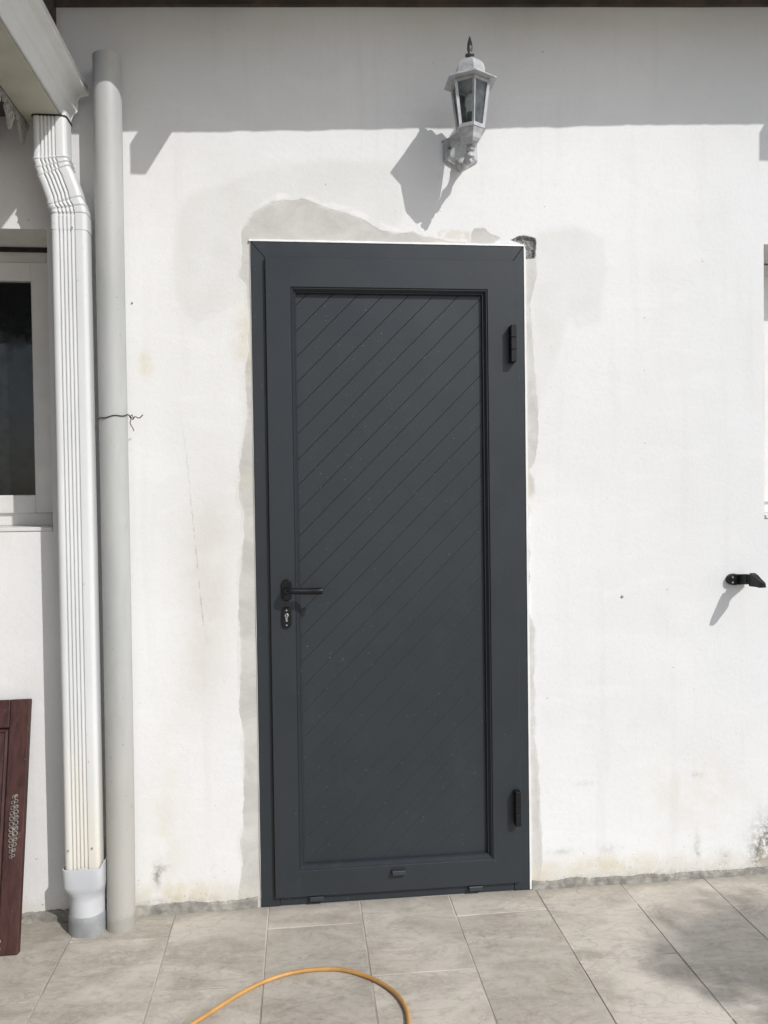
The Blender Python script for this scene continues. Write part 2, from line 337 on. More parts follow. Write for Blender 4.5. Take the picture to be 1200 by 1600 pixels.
def pipe_material():
    t = NT('weathered_grey_pvc'); co = t.coord('Object')
    geo = t.n.new('ShaderNodeNewGeometry'); wp = geo.outputs['Position']
    sep = t.n.new('ShaderNodeSeparateXYZ'); t.set(sep.inputs[0], wp); z = sep.outputs[2]
    c = t.mix(t.ss(t.noise(4, 5, 0.6, t.map(wp, (3, 3, 0.7))), 0.3, 0.7), (0.405, 0.41, 0.40), (0.47, 0.475, 0.465))
    c = t.mix(t.math('MULTIPLY', t.ss(t.noise(10, 6, 0.7, t.map(wp, (1, 1, 0.5))), 0.55, 0.72), 0.4), c, (0.34, 0.335, 0.31))
    c = t.mix(t.math('MULTIPLY', t.ss(z, 1.0, 0.1), 0.55), c, (0.43, 0.40, 0.345))
    c = t.mix(t.math('MULTIPLY', t.ss(t.noise(55, 3, 0.6, wp), 0.70, 0.73), 0.7), c, (0.30, 0.28, 0.24))
    c = t.mix(t.ss(t.math('ADD', z, t.math('MULTIPLY_ADD', t.noise(18, 4, 0.6, wp), 0.06, -0.03)), 0.055, 0.035), c, (0.36, 0.345, 0.315))
    return t.out(c, 0.5, 0, t.bump(t.noise(120, 3, 0.6, wp), 0.1, 0.001), 0.4)
M['pipe'] = pipe_material()

def downpipe_material():
    t = NT('white_downpipe_lacquer')
    geo = t.n.new('ShaderNodeNewGeometry'); wp = geo.outputs['Position']
    sep = t.n.new('ShaderNodeSeparateXYZ'); t.set(sep.inputs[0], wp); z = sep.outputs[2]
    c = t.mix(t.ss(t.noise(5, 4, 0.6, t.map(wp, (3, 3, 0.6))), 0.3, 0.7), (0.655, 0.667, 0.667), (0.715, 0.725, 0.722))
    zz = t.math('ADD', z, t.math('MULTIPLY_ADD', t.noise(5, 5, 0.65, t.map(wp, (3, 3, 0.8))), 0.5, -0.25))
    c = t.mix(t.ss(zz, 0.75, 0.15, 0, 0.7), c, (0.70, 0.655, 0.55))
    c = t.mix(t.math('MULTIPLY', t.ss(t.noise(48, 3, 0.6, wp), 0.72, 0.75), 0.6), c, (0.38, 0.36, 0.32))
    c = t.mix(t.ss(zz, 0.30, 0.10, 0, 0.35), c, (0.45, 0.41, 0.33))
    return t.out(c, 0.36, 0, t.bump(t.noise(30, 3, 0.6, wp), 0.08, 0.001), 0.45)
M['downpipe'] = downpipe_material()

def mahogany():
    t = NT('red_brown_varnished_wood')
    geo = t.n.new('ShaderNodeNewGeometry'); wp = geo.outputs['Position']
    g = t.noise(1.0, 7, 0.65, t.map(wp, (70, 70, 5)), 0.5); g2 = t.noise(1.0, 4, 0.6, t.map(wp, (14, 14, 2)))
    c = t.mix(t.ss(g, 0.3, 0.7), (0.036, 0.014, 0.012), (0.075, 0.030, 0.026))
    c = t.mix(t.math('MULTIPLY', t.ss(g2, 0.5, 0.75), 0.5), c, (0.10, 0.046, 0.040))
    c = t.mix(t.math('MULTIPLY', t.ss(t.noise(30, 5, 0.7, wp), 0.62, 0.72), 0.35), c, (0.25, 0.19, 0.17))
    return t.out(c, t.ss(g2, 0.3, 0.7, 0.42, 0.62), 0, t.bump(g, 0.15, 0.001), 0.4)
M['mahogany'] = mahogany()

def glass(name, tint=(0.9, 0.93, 0.92), mixv=0.82):
    t = NT(name)
    tr = t.n.new('ShaderNodeBsdfTransparent'); t.set(tr.inputs[0], tint)
    gl = t.n.new('ShaderNodeBsdfGlossy'); gl.inputs['Roughness'].default_value = 0.08
    df = t.n.new('ShaderNodeBsdfDiffuse'); df.inputs['Color'].default_value = (0.5, 0.52, 0.52, 1)
    fr = t.n.new('ShaderNodeFresnel'); fr.inputs[0].default_value = 1.45
    m1 = t.n.new('ShaderNodeMixShader'); t.set(m1.inputs[0], t.ss(t.noise(30, 4), 0.3, 0.8, 1-mixv-0.08, 1-mixv+0.1)); t.t.links.new(tr.outputs[0], m1.inputs[1]); t.t.links.new(df.outputs[0], m1.inputs[2])
    m2 = t.n.new('ShaderNodeMixShader'); t.t.links.new(fr.outputs[0], m2.inputs[0]); t.t.links.new(m1.outputs[0], m2.inputs[1]); t.t.links.new(gl.outputs[0], m2.inputs[2])
    t.t.links.new(m2.outputs[0], t.n['Material Output'].inputs['Surface']); return t.m
M['lamp_glass'] = glass('dusty_lantern_glass', mixv=0.90)
M['pane'] = simple('dark_window_glass', (0.012, 0.014, 0.015), 0.06, var=0.1, bump=0)

# ================================================================== GROUND AND FLOOR
bm = bmesh.new(); box(bm, -60, 60, -60, 60, -0.35, -0.05)
tag(obj('ground', bm, M['ground']), kind='structure')
bm = bmesh.new(); box(bm, -3.3, 4.6, -3.8, 0.0, -0.2, -0.0021)
floor = tag(obj('floor', bm, M['grout']), kind='structure')

def tile_mesh(w, d):
    b = bmesh.new(); box(b, -w/2, w/2, -d/2, d/2, -0.012, 0.0, 0.0009, 1)
    me = mesh('tile', b); me.materials.append(M['tile']); return me
_tm = {}
PITCH, GAP, LEN = 0.2985, 0.0048, 0.575
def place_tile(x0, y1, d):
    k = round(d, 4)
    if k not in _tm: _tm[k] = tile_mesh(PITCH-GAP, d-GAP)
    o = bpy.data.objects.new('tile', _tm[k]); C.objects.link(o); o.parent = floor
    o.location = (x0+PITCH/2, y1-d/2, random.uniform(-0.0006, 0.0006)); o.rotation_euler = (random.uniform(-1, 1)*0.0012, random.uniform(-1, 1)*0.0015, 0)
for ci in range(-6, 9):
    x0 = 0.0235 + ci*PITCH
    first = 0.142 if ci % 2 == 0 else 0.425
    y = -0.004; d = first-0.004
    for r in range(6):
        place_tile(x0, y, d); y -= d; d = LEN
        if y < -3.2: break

# ================================================================== HOUSE
house = empty('house', (0.45, 0, 0))
tag(house, 'white plastered house front with cement patches around the new dark door', 'house')

def wall_top(x): return 2.912 + 0.05*x
def build_wall():
    xs = np.unique(np.round(np.concatenate([
        np.arange(-3.0, -0.9, 0.1), np.arange(-0.9, 1.9, 0.008), np.arange(1.9, 4.4, 0.1),
        np.arange(0.84, 0.97, 0.0025), [-1.5, -0.632, 0.004, 0.896, 1.751, 2.8]]), 4))
    zs = np.unique(np.round(np.concatenate([
        np.arange(-0.05, 0.0, 0.025), np.arange(0.0, 3.06, 0.01), np.arange(2.11, 2.22, 0.0025), [1.243, 2.166, 2.192]]), 4))
    X, Z = np.meshgrid(xs, zs, indexing='ij')
    zt = 2.912 + 0.05*X
    Zc = np.where(Z > 2.6, 2.6 + (Z-2.6)*(zt-2.6)/(3.05-2.6), Z)
    hole = sdf(X, Zc, HOLE)
    # hand-trowelled unevenness, and the broken-out corner
    Y = np.zeros(X.shape)
    for i in range(X.shape[0]):
        for j in range(0, X.shape[1]):
            x, z = X[i, j], Zc[i, j]
            if -1.0 < x < 2.0: Y[i, j] = 0.0022*mn.noise((x*2.3, z*2.0, 3.1)) + 0.0008*mn.noise((x*9, z*7, 8.2))
            if hole[i, j] < 0.004:
                n1 = mn.noise((x*90, z*90, 0)); n2 = mn.noise((x*260, z*260, 4))
                k = min(1.0, max(0.0, (-hole[i, j]+0.003*n1)/0.006))
                Y[i, j] += k*(0.011+0.005*n1+0.005*n2)
    door = (X > 0.0) & (X < 0.9) & (Zc < 2.168)
    Y[door] = 0.0
    n, m = X.shape
    idx = np.arange(n*m).reshape(n, m)
    xc = (xs[:-1]+xs[1:])/2; zc = (zs[:-1]+zs[1:])/2
    XC, ZC = np.meshgrid(xc, zc, indexing='ij')
    skip = ((XC > 0.004) & (XC < 0.896) & (ZC < 2.166)) | ((XC > -1.5) & (XC < -0.632) & (ZC > 1.243) & (ZC < 2.192)) | ((XC > 1.751) & (XC < 2.8) & (ZC > 1.243) & (ZC < 2.192))
    keep = ~skip
    f = np.stack([idx[:-1, :-1][keep], idx[1:, :-1][keep], idx[1:, 1:][keep], idx[:-1, 1:][keep]], 1)
    co = np.stack([X, Y, Zc], -1).reshape(-1, 3)
    me = bpy.data.meshes.new('wall')
    me.vertices.add(len(co)); me.vertices.foreach_set('co', co.ravel())
    me.loops.add(f.size); me.loops.foreach_set('vertex_index', f.ravel().astype(np.int32))
    me.polygons.add(len(f)); me.polygons.foreach_set('loop_start', np.arange(0, f.size, 4, dtype=np.int32))
    me.polygons.foreach_set('use_smooth', np.ones(len(f), bool))
    me.update(calc_edges=True)
    def put(name, arr):
        a = me.attributes.new(name, 'FLOAT', 'POINT'); a.data.foreach_set('value', arr.ravel().astype(np.float32))
    put('grey', sdf(X, Zc, GREY)); put('white', sdf(X, Zc, WHITE)); put('peach', sdf(X, Zc, PEACH)); put('hole', hole)
    put('light', np.minimum(sdf(X, Zc, LIGHT1), sdf(X, Zc, LIGHT2)+0.01))
    g = lambda cx, cz, sx, sz, a: a*np.exp(-((X-cx)/sx)**2-((Zc-cz)/sz)**2)
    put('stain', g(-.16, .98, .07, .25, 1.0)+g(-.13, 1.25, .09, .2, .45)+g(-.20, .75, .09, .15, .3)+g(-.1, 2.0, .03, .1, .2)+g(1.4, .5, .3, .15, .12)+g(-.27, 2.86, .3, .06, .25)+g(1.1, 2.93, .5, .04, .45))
    put('cream', g(-.34, 1.77, .022, .035, 1.3)+g(-.25, .06, .12, .04, 1.2)+g(-.30, .25, .05, .3, .45)+g(1.15, .06, .22, .035, 1.2)+g(-.03, 1.85, .03, .12, .9)+g(1.5, .3, .25, .18, .35)+g(.93, .02, .05, .05, .6)+g(-.04, 1.4, .02, .02, 1.0)+g(.915, 1.36, .012, .05, .9))
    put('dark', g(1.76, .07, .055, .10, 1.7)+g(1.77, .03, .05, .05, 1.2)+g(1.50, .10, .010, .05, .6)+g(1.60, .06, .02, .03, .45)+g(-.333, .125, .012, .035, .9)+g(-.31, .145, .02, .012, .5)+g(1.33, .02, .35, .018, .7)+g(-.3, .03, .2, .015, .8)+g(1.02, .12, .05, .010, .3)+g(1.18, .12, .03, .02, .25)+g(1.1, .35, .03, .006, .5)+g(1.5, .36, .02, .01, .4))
    # signed distance to the crack line
    cx = np.interp(Zc, [p[1] for p in CRACK][::-1], [p[0] for p in CRACK][::-1])
    put('crack', X-cx); put('crackfade', np.clip((Zc-.86)/.1, 0, 1)*np.clip((1.68-Zc)/.5, 0, 1))
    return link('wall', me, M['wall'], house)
build_wall()

# reveals of the openings, built as plain slabs behind the plaster
def reveal(x0, x1, z0, z1, depth):
    b = bmesh.new()
    def quad(*p): b.faces.new([b.verts.new(q) for q in p])
    quad((x0, 0, z0), (x0, 0, z1), (x0, depth, z1), (x0, depth, z0)); quad((x1, 0, z0), (x1, depth, z0), (x1, depth, z1), (x1, 0, z1))
    quad((x0, 0, z1), (x1, 0, z1), (x1, depth, z1), (x0, depth, z1)); quad((x0, 0, z0), (x0, depth, z0), (x1, depth, z0), (x1, 0, z0))
    me = bpy.data.meshes.new('window_reveal'); b.to_mesh(me); b.free()
    return link('window_reveal', me, M['reveal'], house)
M['reveal'] = simple('reveal_plaster', (0.70, 0.69, 0.665), 0.85, var=0.06, bump=0.3, bscale=80)
reveal(-1.5, -0.632, 1.243, 2.192, 0.26); reveal(1.751, 2.8, 1.243, 2.192, 0.26)

def window(x0, x1, z0, z1, y, label, fw=0.062, sw=0.062):
    w = empty('window', (0, 0, 0)); w.parent = house; w.location = Vector(((x0+x1)/2, y, z0)) - house.location
    tag(w, label)
    def rect_frame(name, a0, a1, b0, b1, wd, ya, yb, mat):
        b = bmesh.new()
        box(b, a0, a0+wd, ya, yb, b0, b1, 0.003); box(b, a1-wd, a1, ya, yb, b0, b1, 0.003)
        box(b, a0+wd-.001, a1-wd+.001, ya+.0007, yb, b0, b0+wd, 0.003); box(b, a0+wd-.001, a1-wd+.001, ya+.0007, yb, b1-wd, b1, 0.003)
        return obj(name, b, mat, w)
    rect_frame('frame', x0+.002, x1-.002, z0+.012, z1-.004, fw, y, y+.06, M['pvc_window'])
    mid = (x0+x1)/2
    for a0, a1 in ((x0+fw-.012, mid-.002), (mid+.002, x1-fw+.012)):
        rect_frame('sash', a0, a1, z0+.055, z1-.05, sw, y-.012, y+.04, M['pvc_window'])
        boxo('pane', a0+sw-.004, a1-sw+.004, y+.012, y+.02, z0+.11, z1-.105, M['pane'], w)
    b = bmesh.new(); box(b, x0+.002, x1-.002, -0.004, y-.002, z0+.001, z0+.014, 0.002); obj('sill', b, M['pvc_window'], w)
    # sill drip line
    return w
window(-1.5, -0.632, 1.243, 2.192, 0.20, 'white framed casement window in the shade behind the downpipe')
window(1.751, 2.8, 1.243, 2.192, 0.222, 'white framed window cut off by the right edge of the view', 0.075, 0.09)
bx = boxo('lintel_gap_strip', -1.49, -.645, .186, .1995, 2.178, 2.1905, M['gasket'], house)  # dark strip put in for the shaded gap where frame meets lintel

# bare cement strip under the ragged plaster edge
def cement_strip(name, x0, x1, h0, h1, seed):
    b = bmesh.new(); n = int((x1-x0)/0.005); rows = []
    for i in range(n+1):
        x = x0+(x1-x0)*i/n; t = i/n
        h = h0+(h1-h0)*t + 0.009*mn.noise((x*9, seed, 0)) + 0.005*mn.noise((x*31, seed, 2)) + 0.0028*mn.noise((x*120, seed, 5))
        h = max(0.008, h); col = []
        for k, (zz, yy) in enumerate(((-0.01, 0.011), (0.004, 0.0095), (h*0.45, 0.0085), (h*0.85, 0.0075), (h, 0.0055), (h+.0015, -0.004))):
            col.append(b.verts.new((x, -(yy+0.003*mn.noise((x*40, zz*90, seed+k))), zz)))
        rows.append(col)
    for a, c in zip(rows, rows[1:]):
        for k in range(len(a)-1): b.faces.new((a[k], c[k], c[k+1], a[k+1]))
    return obj(name, b, M['cement'], house, smooth=False)
cement_strip('cement_strip', -0.62, -0.012, 0.034, 0.026, 1.3)
cement_strip('cement_strip', 0.908, 1.95, 0.024, 0.020, 5.1)
cement_strip('cement_strip', -1.4, -0.600, 0.022, 0.030, 9.4)

# screws and plugs left in the plaster
for px_, pz_, r_ in ((1.235, 0.986, .005), (-0.375, 1.965, .003), (.632, 2.505, .004)):
    b = bmesh.new(); loft(b, [circle(px_, 0.002, pz_, r_, 8, axis='y'), circle(px_, -0.003, pz_, r_*.9, 8, axis='y'), circle(px_, -0.004, pz_, r_*.45, 8, axis='y')])
    obj('wall_plug', b, M['cement'], house)

# eaves: timber plate, rafters and the sheet whose edge throws the wavy shadow
b = bmesh.new()
P = [(-0.5895, wall_top(-.5895)), (4.3, wall_top(4.3)), (4.3, wall_top(4.3)+.2), (-0.5895, wall_top(-.5895)+.2)]
boxo('wall_plate', -.62, -.5897, -.003, .05, 2.80, 3.08, M['wood_dark'], house)
loft(b, [[(x, -0.014, z) for x, z in P], [(x, 0.05, z) for x, z in P]])
obj('wall_plate', b, M['wood_dark'], house)
roof = empty('roof', (0, 0, 0)); roof.parent = house; roof.location = Vector((1, -.2, 3.0)) - house.location
TILT = 0.047
def eave_z(x): return 2.9395 + TILT*(x+0.0)            # sheet underside at its outer edge, depth 0.42
b = bmesh.new(); n = 420; rows = []
for i in range(n+1):
    x = -0.62 + 5.0*i/n
    wv = 0.006*mn.noise((x*5.0, 1.7, 0)) + 0.0045*mn.noise((x*13, 4.2, 0)) + 0.0022*mn.noise((x*40, 8, 0))
    zo = eave_z(x) + wv; dz = 0.2
    rows.append([b.verts.new(p) for p in ((x, -0.42, zo), (x, -0.2, eave_z(x)+.006+.22*dz), (x, 0.3, eave_z(x)+.006+.72*dz), (x, 0.3, eave_z(x)+.04+.72*dz), (x, -0.42, zo+.03))])
for a, c in zip(rows, rows[1:]):
    for k in range(5): b.faces.new((a[k], a[(k+1) % 5], c[(k+1) % 5], c[k]))
b.faces.new(rows[0]); b.faces.new(rows[-1][::-1])
obj('roof_sheet', b, M['soffit'], roof)
for rx, rz in ((-0.029, 2.836), (0.996, 2.889), (2.08, 2.943), (3.135, 2.997)):
    b = bmesh.new(); w = 0.047; y0, y1 = -0.45, -0.016; sl = 0.2
    loft(b, [[(rx, y0, rz), (rx+w, y0, rz), (rx+w, y0, rz+.094), (rx, y0, rz+.094)],
             [(rx, y1, rz+sl*(y1-y0)), (rx+w, y1, rz+sl*(y1-y0)), (rx+w, y1, rz+.094+sl*(y1-y0)), (rx, y1, rz+.094+sl*(y1-y0))]])
    obj('rafter', b, M['wood_dark'], roof)

# ================================================================== DOOR
door = empty('door', (0.45, 0, 0))
tag(door, 'anthracite grey aluminium door with diagonal grooved panel and black lever handle', 'door')
def prism_xz(b, outline, y_back, y_mid, y_front, inset=0.0012):
    n = len(outline); cx = sum(p[0] for p in outline)/n; cz = sum(p[1] for p in outline)/n
    # inset polygon along edge normals
    ins = []
    for i in range(n):
        p0, p1, p2 = outline[i-1], outline[i], outline[(i+1) % n]
        def nrm(a, c):
            dx, dz = c[0]-a[0], c[1]-a[1]; l = math.hypot(dx, dz) or 1e-9; return (-dz/l, dx/l)
        n1, n2 = nrm(p0, p1), nrm(p1, p2); k = 1+n1[0]*n2[0]+n1[1]*n2[1]; k = max(k, 0.3)
        ins.append((p1[0]+inset*(n1[0]+n2[0])/k, p1[1]+inset*(n1[1]+n2[1])/k))
    loft(b, [[(x, y_back, z) for x, z in outline], [(x, y_mid, z) for x, z in outline], [(x, y_front, z) for x, z in ins]])
    return b
def bar(name, outline, parent, y_back, y_front, ch=0.0015, mat=None):
    return obj(name, prism_xz(bmesh.new(), outline, y_back, y_front+ch, y_front, ch), mat or M['door'], parent)
# fixed frame, mitred
FL, FR, FT = 0.060, 0.052, 0.070
FY = -0.006
fo = [(0.0, 0.0), (0.9, 0.0), (0.9, 2.166), (0.0, 2.166)]; fi = [(FL, 0.05), (0.9-FR, 0.05), (0.9-FR, 2.166-FT), (FL, 2.166-FT)]
bar('frame_jamb', [(0.0, 0.0), (FL, 0.0), (FL, 2.166-FT), (0.0, 2.166)], door, 0.06, FY)
bar('frame_jamb', [(0.9-FR, 0.0), (0.9, 0.0), (0.9, 2.166), (0.9-FR, 2.166-FT)], door, 0.06, FY)
bar('frame_head', [(FL+.0004, 2.166-FT), (0.9-FR-.0004, 2.166-FT), (0.8996, 2.166), (0.0004, 2.166)], door, 0.06, FY)
bar('threshold', [(FL+.0004, 0.001), (0.9-FR-.0004, 0.001), (0.9-FR-.0004, 0.045), (FL+.0004, 0.045)], door, 0.06, FY+.0015)
# leaf (mitred stiles and rails), proud of the frame
leaf = empty('leaf', (0, 0, 0)); leaf.parent = door; leaf.location = Vector((0.45, -0.01, 0.03)) - door.location
LX0, LX1, LZ0, LZ1 = 0.0465, 0.8685, 0.033, 2.114
OX0, OX1, OZ0, OZ1 = 0.126, 0.772, 0.118, 2.018
LY = -0.0205
b = bmesh.new(); ch = .0012
def rr(x0, x1, z0, z1, y): return [(x0, y, z0), (x1, y, z0), (x1, y, z1), (x0, y, z1)]
loft(b, [rr(LX0, LX1, LZ0, LZ1, FY-.001), rr(LX0, LX1, LZ0, LZ1, LY+ch), rr(LX0+ch, LX1-ch, LZ0+ch, LZ1-ch, LY),
         rr(OX0-ch, OX1+ch, OZ0-ch, OZ1+ch, LY), rr(OX0, OX1, OZ0, OZ1, LY+ch), rr(OX0, OX1, OZ0, OZ1, FY-.001), rr(LX0, LX1, LZ0, LZ1, FY-.001)], cap=False)
bmesh.ops.remove_doubles(b, verts=b.verts, dist=1e-6); obj('leaf_frame', b, M['door'], leaf)
# stepped glazing bead, four mitred pieces
PY = LY+.0255      # panel face, set well back
prof = [(0.0, LY+.0006), (0.0020, LY+.0032), (0.0030, LY+.0020), (0.0045, LY+.0020), (0.0122, LY+.0130), (0.0132, LY+.0124), (0.0146, LY+.0124), (0.0160, LY+.0160), (0.0160, PY+.010), (0.0, PY+.010)]
def bead(side):
    b = bmesh.new(); r = []
    for e in (0, 1):
        ring = []
        for w, y in prof:
            if side == 'l': p = (OX0+w, y, (OZ0+w) if e == 0 else (OZ1-w))
            if side == 'r': p = (OX1-w, y, (OZ0+w) if e == 0 else (OZ1-w))
            if side == 't': p = ((OX0+w) if e == 0 else (OX1-w), y, OZ1-w)
            if side == 'b': p = ((OX0+w) if e == 0 else (OX1-w), y, OZ0+w)
            ring.append(p)
        r.append(ring)
    loft(b, r); return obj('panel_bead', b, M['door'], leaf)
for s in 'lrtb': bead(s)
# diagonal planks
PX0, PX1, PZ0, PZ1 = OX0+.0150, OX1-.0150, OZ0+.0150, OZ1-.0150
b = bmesh.new(); box(b, PX0, PX1, PY+.0040, PY+.011, PZ0, PZ1); obj('panel_backing', b, M['door'], leaf)
def clip(poly, a, bb, c):                                  # keep a*x+b*z <= c
    out = []
    for i in range(len(poly)):
        p, q = poly[i], poly[(i+1) % len(poly)]; dp = a*p[0]+bb*p[1]-c; dq = a*q[0]+bb*q[1]-c
        if dp <= 0: out.append(p)
        if (dp < 0 < dq) or (dq < 0 < dp):
            t = dp/(dp-dq); out.append((p[0]+t*(q[0]-p[0]), p[1]+t*(q[1]-p[1])))
    return out
STEP = 0.0835; k0 = -1.739; g = 0.00055
for k in range(-12, 40):
    g = max(.00014, .00064-.000045*max(0, k-6)); lo, hi = k0+k*STEP+g, k0+(k+1)*STEP-g
    poly = [(PX0, PZ0), (PX1, PZ0), (PX1, PZ1), (PX0, PZ1)]
    poly = clip(poly, 1, -1, hi)
    if len(poly) > 2: poly = clip(poly, -1, 1, -lo)
    if len(poly) < 3: continue
    # drop tiny slivers
    ar = abs(sum(poly[i][0]*poly[(i+1) % len(poly)][1]-poly[(i+1) % len(poly)][0]*poly[i][1] for i in range(len(poly))))/2
    cl = []
    for p in poly:
        if not cl or math.hypot(p[0]-cl[-1][0], p[1]-cl[-1][1]) > 0.002: cl.append(p)
    if ar < 2e-4 or len(cl) < 3: continue
    obj('plank', prism_xz(bmesh.new(), cl, PY+.0045, PY+g*1.1, PY, g*1.1), M['door'], leaf)
# dark strips drawing the shaded gap between leaf and frame
b = bmesh.new(); box(b, LX0-.0035, LX0+.004, FY-.0012, FY+.002, LZ0-.003, LZ1-.04); obj('gap_strip', b, M['gasket'], door)
b = bmesh.new(); box(b, LX0+.003, LX1+.0018, FY-.0012, FY+.002, LZ1-.004, LZ1+.0018); obj('gap_strip', b, M['gasket'], door)
b = bmesh.new(); box(b, LX1-.004, LX1+.0018, FY-.0011, FY+.002, LZ0+.01, LZ1-.0045); obj('gap_strip', b, M['gasket'], door)
b = bmesh.new(); box(b, LX0+.006, LX1-.03, FY-.0012, FY+.002, LZ0-.0035, LZ0+.004); obj('gap_strip', b, M['gasket'], door)
# hinges
for z0, z1 in ((1.776, 1.897), (0.235, 0.351)):
    h = empty('hinge', (0, 0, 0)); h.parent = door; h.location = Vector((.853, -.03, z0)) - door.location
    x0, x1 = 0.8430, 0.8620
    zc = (z0+z1)/2
    for a, c in ((z0, zc-.0202), (zc-.0198, zc+.0198), (zc+.0202, z1)):
        bb = bmesh.new(); box(bb, x0, x1, LY-.030, LY+.0005, a, c, 0.0014, 1); obj('knuckle', bb, M['black'], h)
    bb = bmesh.new(); box(bb, x0-.0005, x1-.004, LY-.006, LY-.0002, z0+.004, z1-.004, 0.001); obj('hinge_plate', bb, M['black'], h)
# handle
hd = empty('handle', (0, 0, 0)); hd.parent = door; hd.location = Vector((.102, -.03, 1.04)) - door.location
def oval(cx, cz, w, h, y, n=32):
    out = []
    for i in range(n):
        a = 2*math.pi*i/n; r = w/2
        x = r*math.cos(a); z = r*math.sin(a) + math.copysign((h-w)/2, math.sin(a)) if abs(math.sin(a)) > 1e-6 else 0
        out.append((cx+x, y, cz+z))
    return out
HX, HZ = 0.098, 1.040
b = bmesh.new(); loft(b, [oval(HX, HZ, .032, .070, LY+.0005), oval(HX, HZ, .032, .070, LY-.007), oval(HX, HZ, .028, .066, LY-.0095)]); obj('rosette', b, M['black'], hd, ang=40)
b = bmesh.new()
neck = [(HX, LY-.008, HZ+.002), (HX, LY-.030, HZ+.002), (HX+.002, LY-.043, HZ+.002), (HX+.012, LY-.051, HZ+.002), (HX+.03, LY-.052, HZ+.0015), (HX+.07, LY-.050, HZ), (HX+.105, LY-.049, HZ), (HX+.115, LY-.047, HZ)]
sp_ = spline(neck, 5); rad = []
for i, p in enumerate(sp_):
    d = p.x-HX; rad.append(.0095 if d < .012 else (.0095 + .0015*min(1, (d-.012)/.08)))
rad[-1] = .006; rad[-2] = .0095
tube(b, sp_, rad, 14); obj('lever', b, M['black'], hd, ang=50)
lk = empty('lock', (0, 0, 0)); lk.parent = door; lk.location = Vector((.097, -.03, .952)) - door.location
EX, EZ = .097, .951
b = bmesh.new(); loft(b, [oval(EX, EZ, .031, .068, LY+.0005), oval(EX, EZ, .031, .068, LY-.006), oval(EX, EZ, .027, .064, LY-.008)]); obj('escutcheon', b, M['black'], lk, ang=40)
b = bmesh.new(); loft(b, [circle(EX, LY-.007, EZ+.008, .0068, 20, axis='y'), circle(EX, LY-.0115, EZ+.008, .0068, 20, axis='y'), circle(EX, LY-.012, EZ+.008, .0055, 20, axis='y')]); box(b, EX-.0035, EX+.0035, LY-.0112, LY-.0065, EZ-.012, EZ+.003, .0015); obj('cylinder', b, M['chrome'], lk)
b = bmesh.new(); box(b, EX-.001, EX+.001, LY-.0128, LY-.0115, EZ+.003, EZ+.013); obj('key_slot', b, M['gasket'], lk)
for zz in (.024, -.024):
    b = bmesh.new(); loft(b, [circle(EX, LY-.007, EZ+zz, .0038, 12, axis='y'), circle(EX, LY-.0092, EZ+zz, .003, 12, axis='y')]); obj('screw', b, M['chrome'], lk)
# drain caps
for cx, cz, yb in ((.452, .098, LY), (.181, .0215, FY+.0015), (.712, .0215, FY+.0015)):
    b = bmesh.new(); w = .023
    loft(b, [[(cx-w, yb+.0005, cz-.008), (cx+w, yb+.0005, cz-.008), (cx+w, yb+.0005, cz+.009), (cx-w, yb+.0005, cz+.009)],
             [(cx-w, yb-.016, cz-.007), (cx+w, yb-.016, cz-.007), (cx+w, yb-.014, cz+.007), (cx-w, yb-.014, cz+.007)],
             [(cx-w+.002, yb-.0175, cz-.005), (cx+w-.002, yb-.0175, cz-.005), (cx+w-.002, yb-.0155, cz+.005), (cx-w+.002, yb-.0155, cz+.005)]])
    obj('drain_cap', b, M['door'], door)
# white sealant edge between frame and plaster
def edge_strip(x0, x1, z0, z1, horizontal, y):
    b = bmesh.new(); n = 60; r = []
    for i in range(n+1):
        t = i/n; e = 0.0012*mn.noise((t*25, x0*9, z0*3)) + .0007*mn.noise((t*90, x1, 4)); q = y-0.0012*mn.noise((t*40, x0, 7))
        if horizontal: r.append([(x0+(x1-x0)*t, .004, z0), (x0+(x1-x0)*t, q, z0), (x0+(x1-x0)*t, q+.001, z1+e), (x0+(x1-x0)*t, .004, z1+e)])
        else: r.append([(x0, .004, z0+(z1-z0)*t), (x0+(0 if x0 > .5 else e), q, z0+(z1-z0)*t), (x1+(e if x0 > .5 else 0), q, z0+(z1-z0)*t), (x1+(e if x0 > .5 else 0), .004, z0+(z1-z0)*t)])
    loft(b, r); return obj('sealant_edge', b, M['white_edge'], door)
edge_strip(.9003, .9068, .002, 2.166, False, -.0085)
edge_strip(-.0028, -.0003, .03, 2.166, False, -.0025).data.materials[0] = M['reveal']
edge_strip(-.0045, .9066, 2.1663, 2.1725, True, -.0082)
b = bmesh.new()      # loose sealant lump at the broken corner
pts = [(.893, 2.1735), (.903, 2.177), (.9085, 2.171), (.9095, 2.150), (.9072, 2.138), (.9069, 2.160), (.9035, 2.1727)]
prism_xz(b, pts[::-1], 0.012, -.006, -.009, .0012); obj('sealant_lump', b, M['white_edge'], door)

# ================================================================== DOWNPIPE
def rib_profile(w, d, ribs=5, depth=0.0055, n_side=4):
    """closed outline (x, y), front side towards -y carries the grooves"""
    out = []; r = 0.014
    def corner(cx, cy, a0):
        for k in range(5):
            a = a0 + (math.pi/2)*k/4; out.append((cx+r*math.cos(a), cy+r*math.sin(a)))
    corner(w/2-r, d/2-r, 0); corner(-w/2+r, d/2-r, math.pi/2); corner(-w/2+r, -d/2+r, math.pi)
    # ribs across the front
    x0, x1 = -w/2+.020, w/2-.030; st = (x1-x0)/ribs
    for k in range(ribs):
        c = x0+st*(k+.5); h = st*.5
        out += [(c-h*.96, -d/2), (c-h*.55, -d/2+depth*.2), (c-h*.12, -d/2+depth), (c+h*.25, -d/2+depth*.9), (c+h*.6, -d/2)]
    corner(w/2-r, -d/2+r, 1.5*math.pi)
    return out
DP = empty('downpipe', (-.5345, -.08, 0))
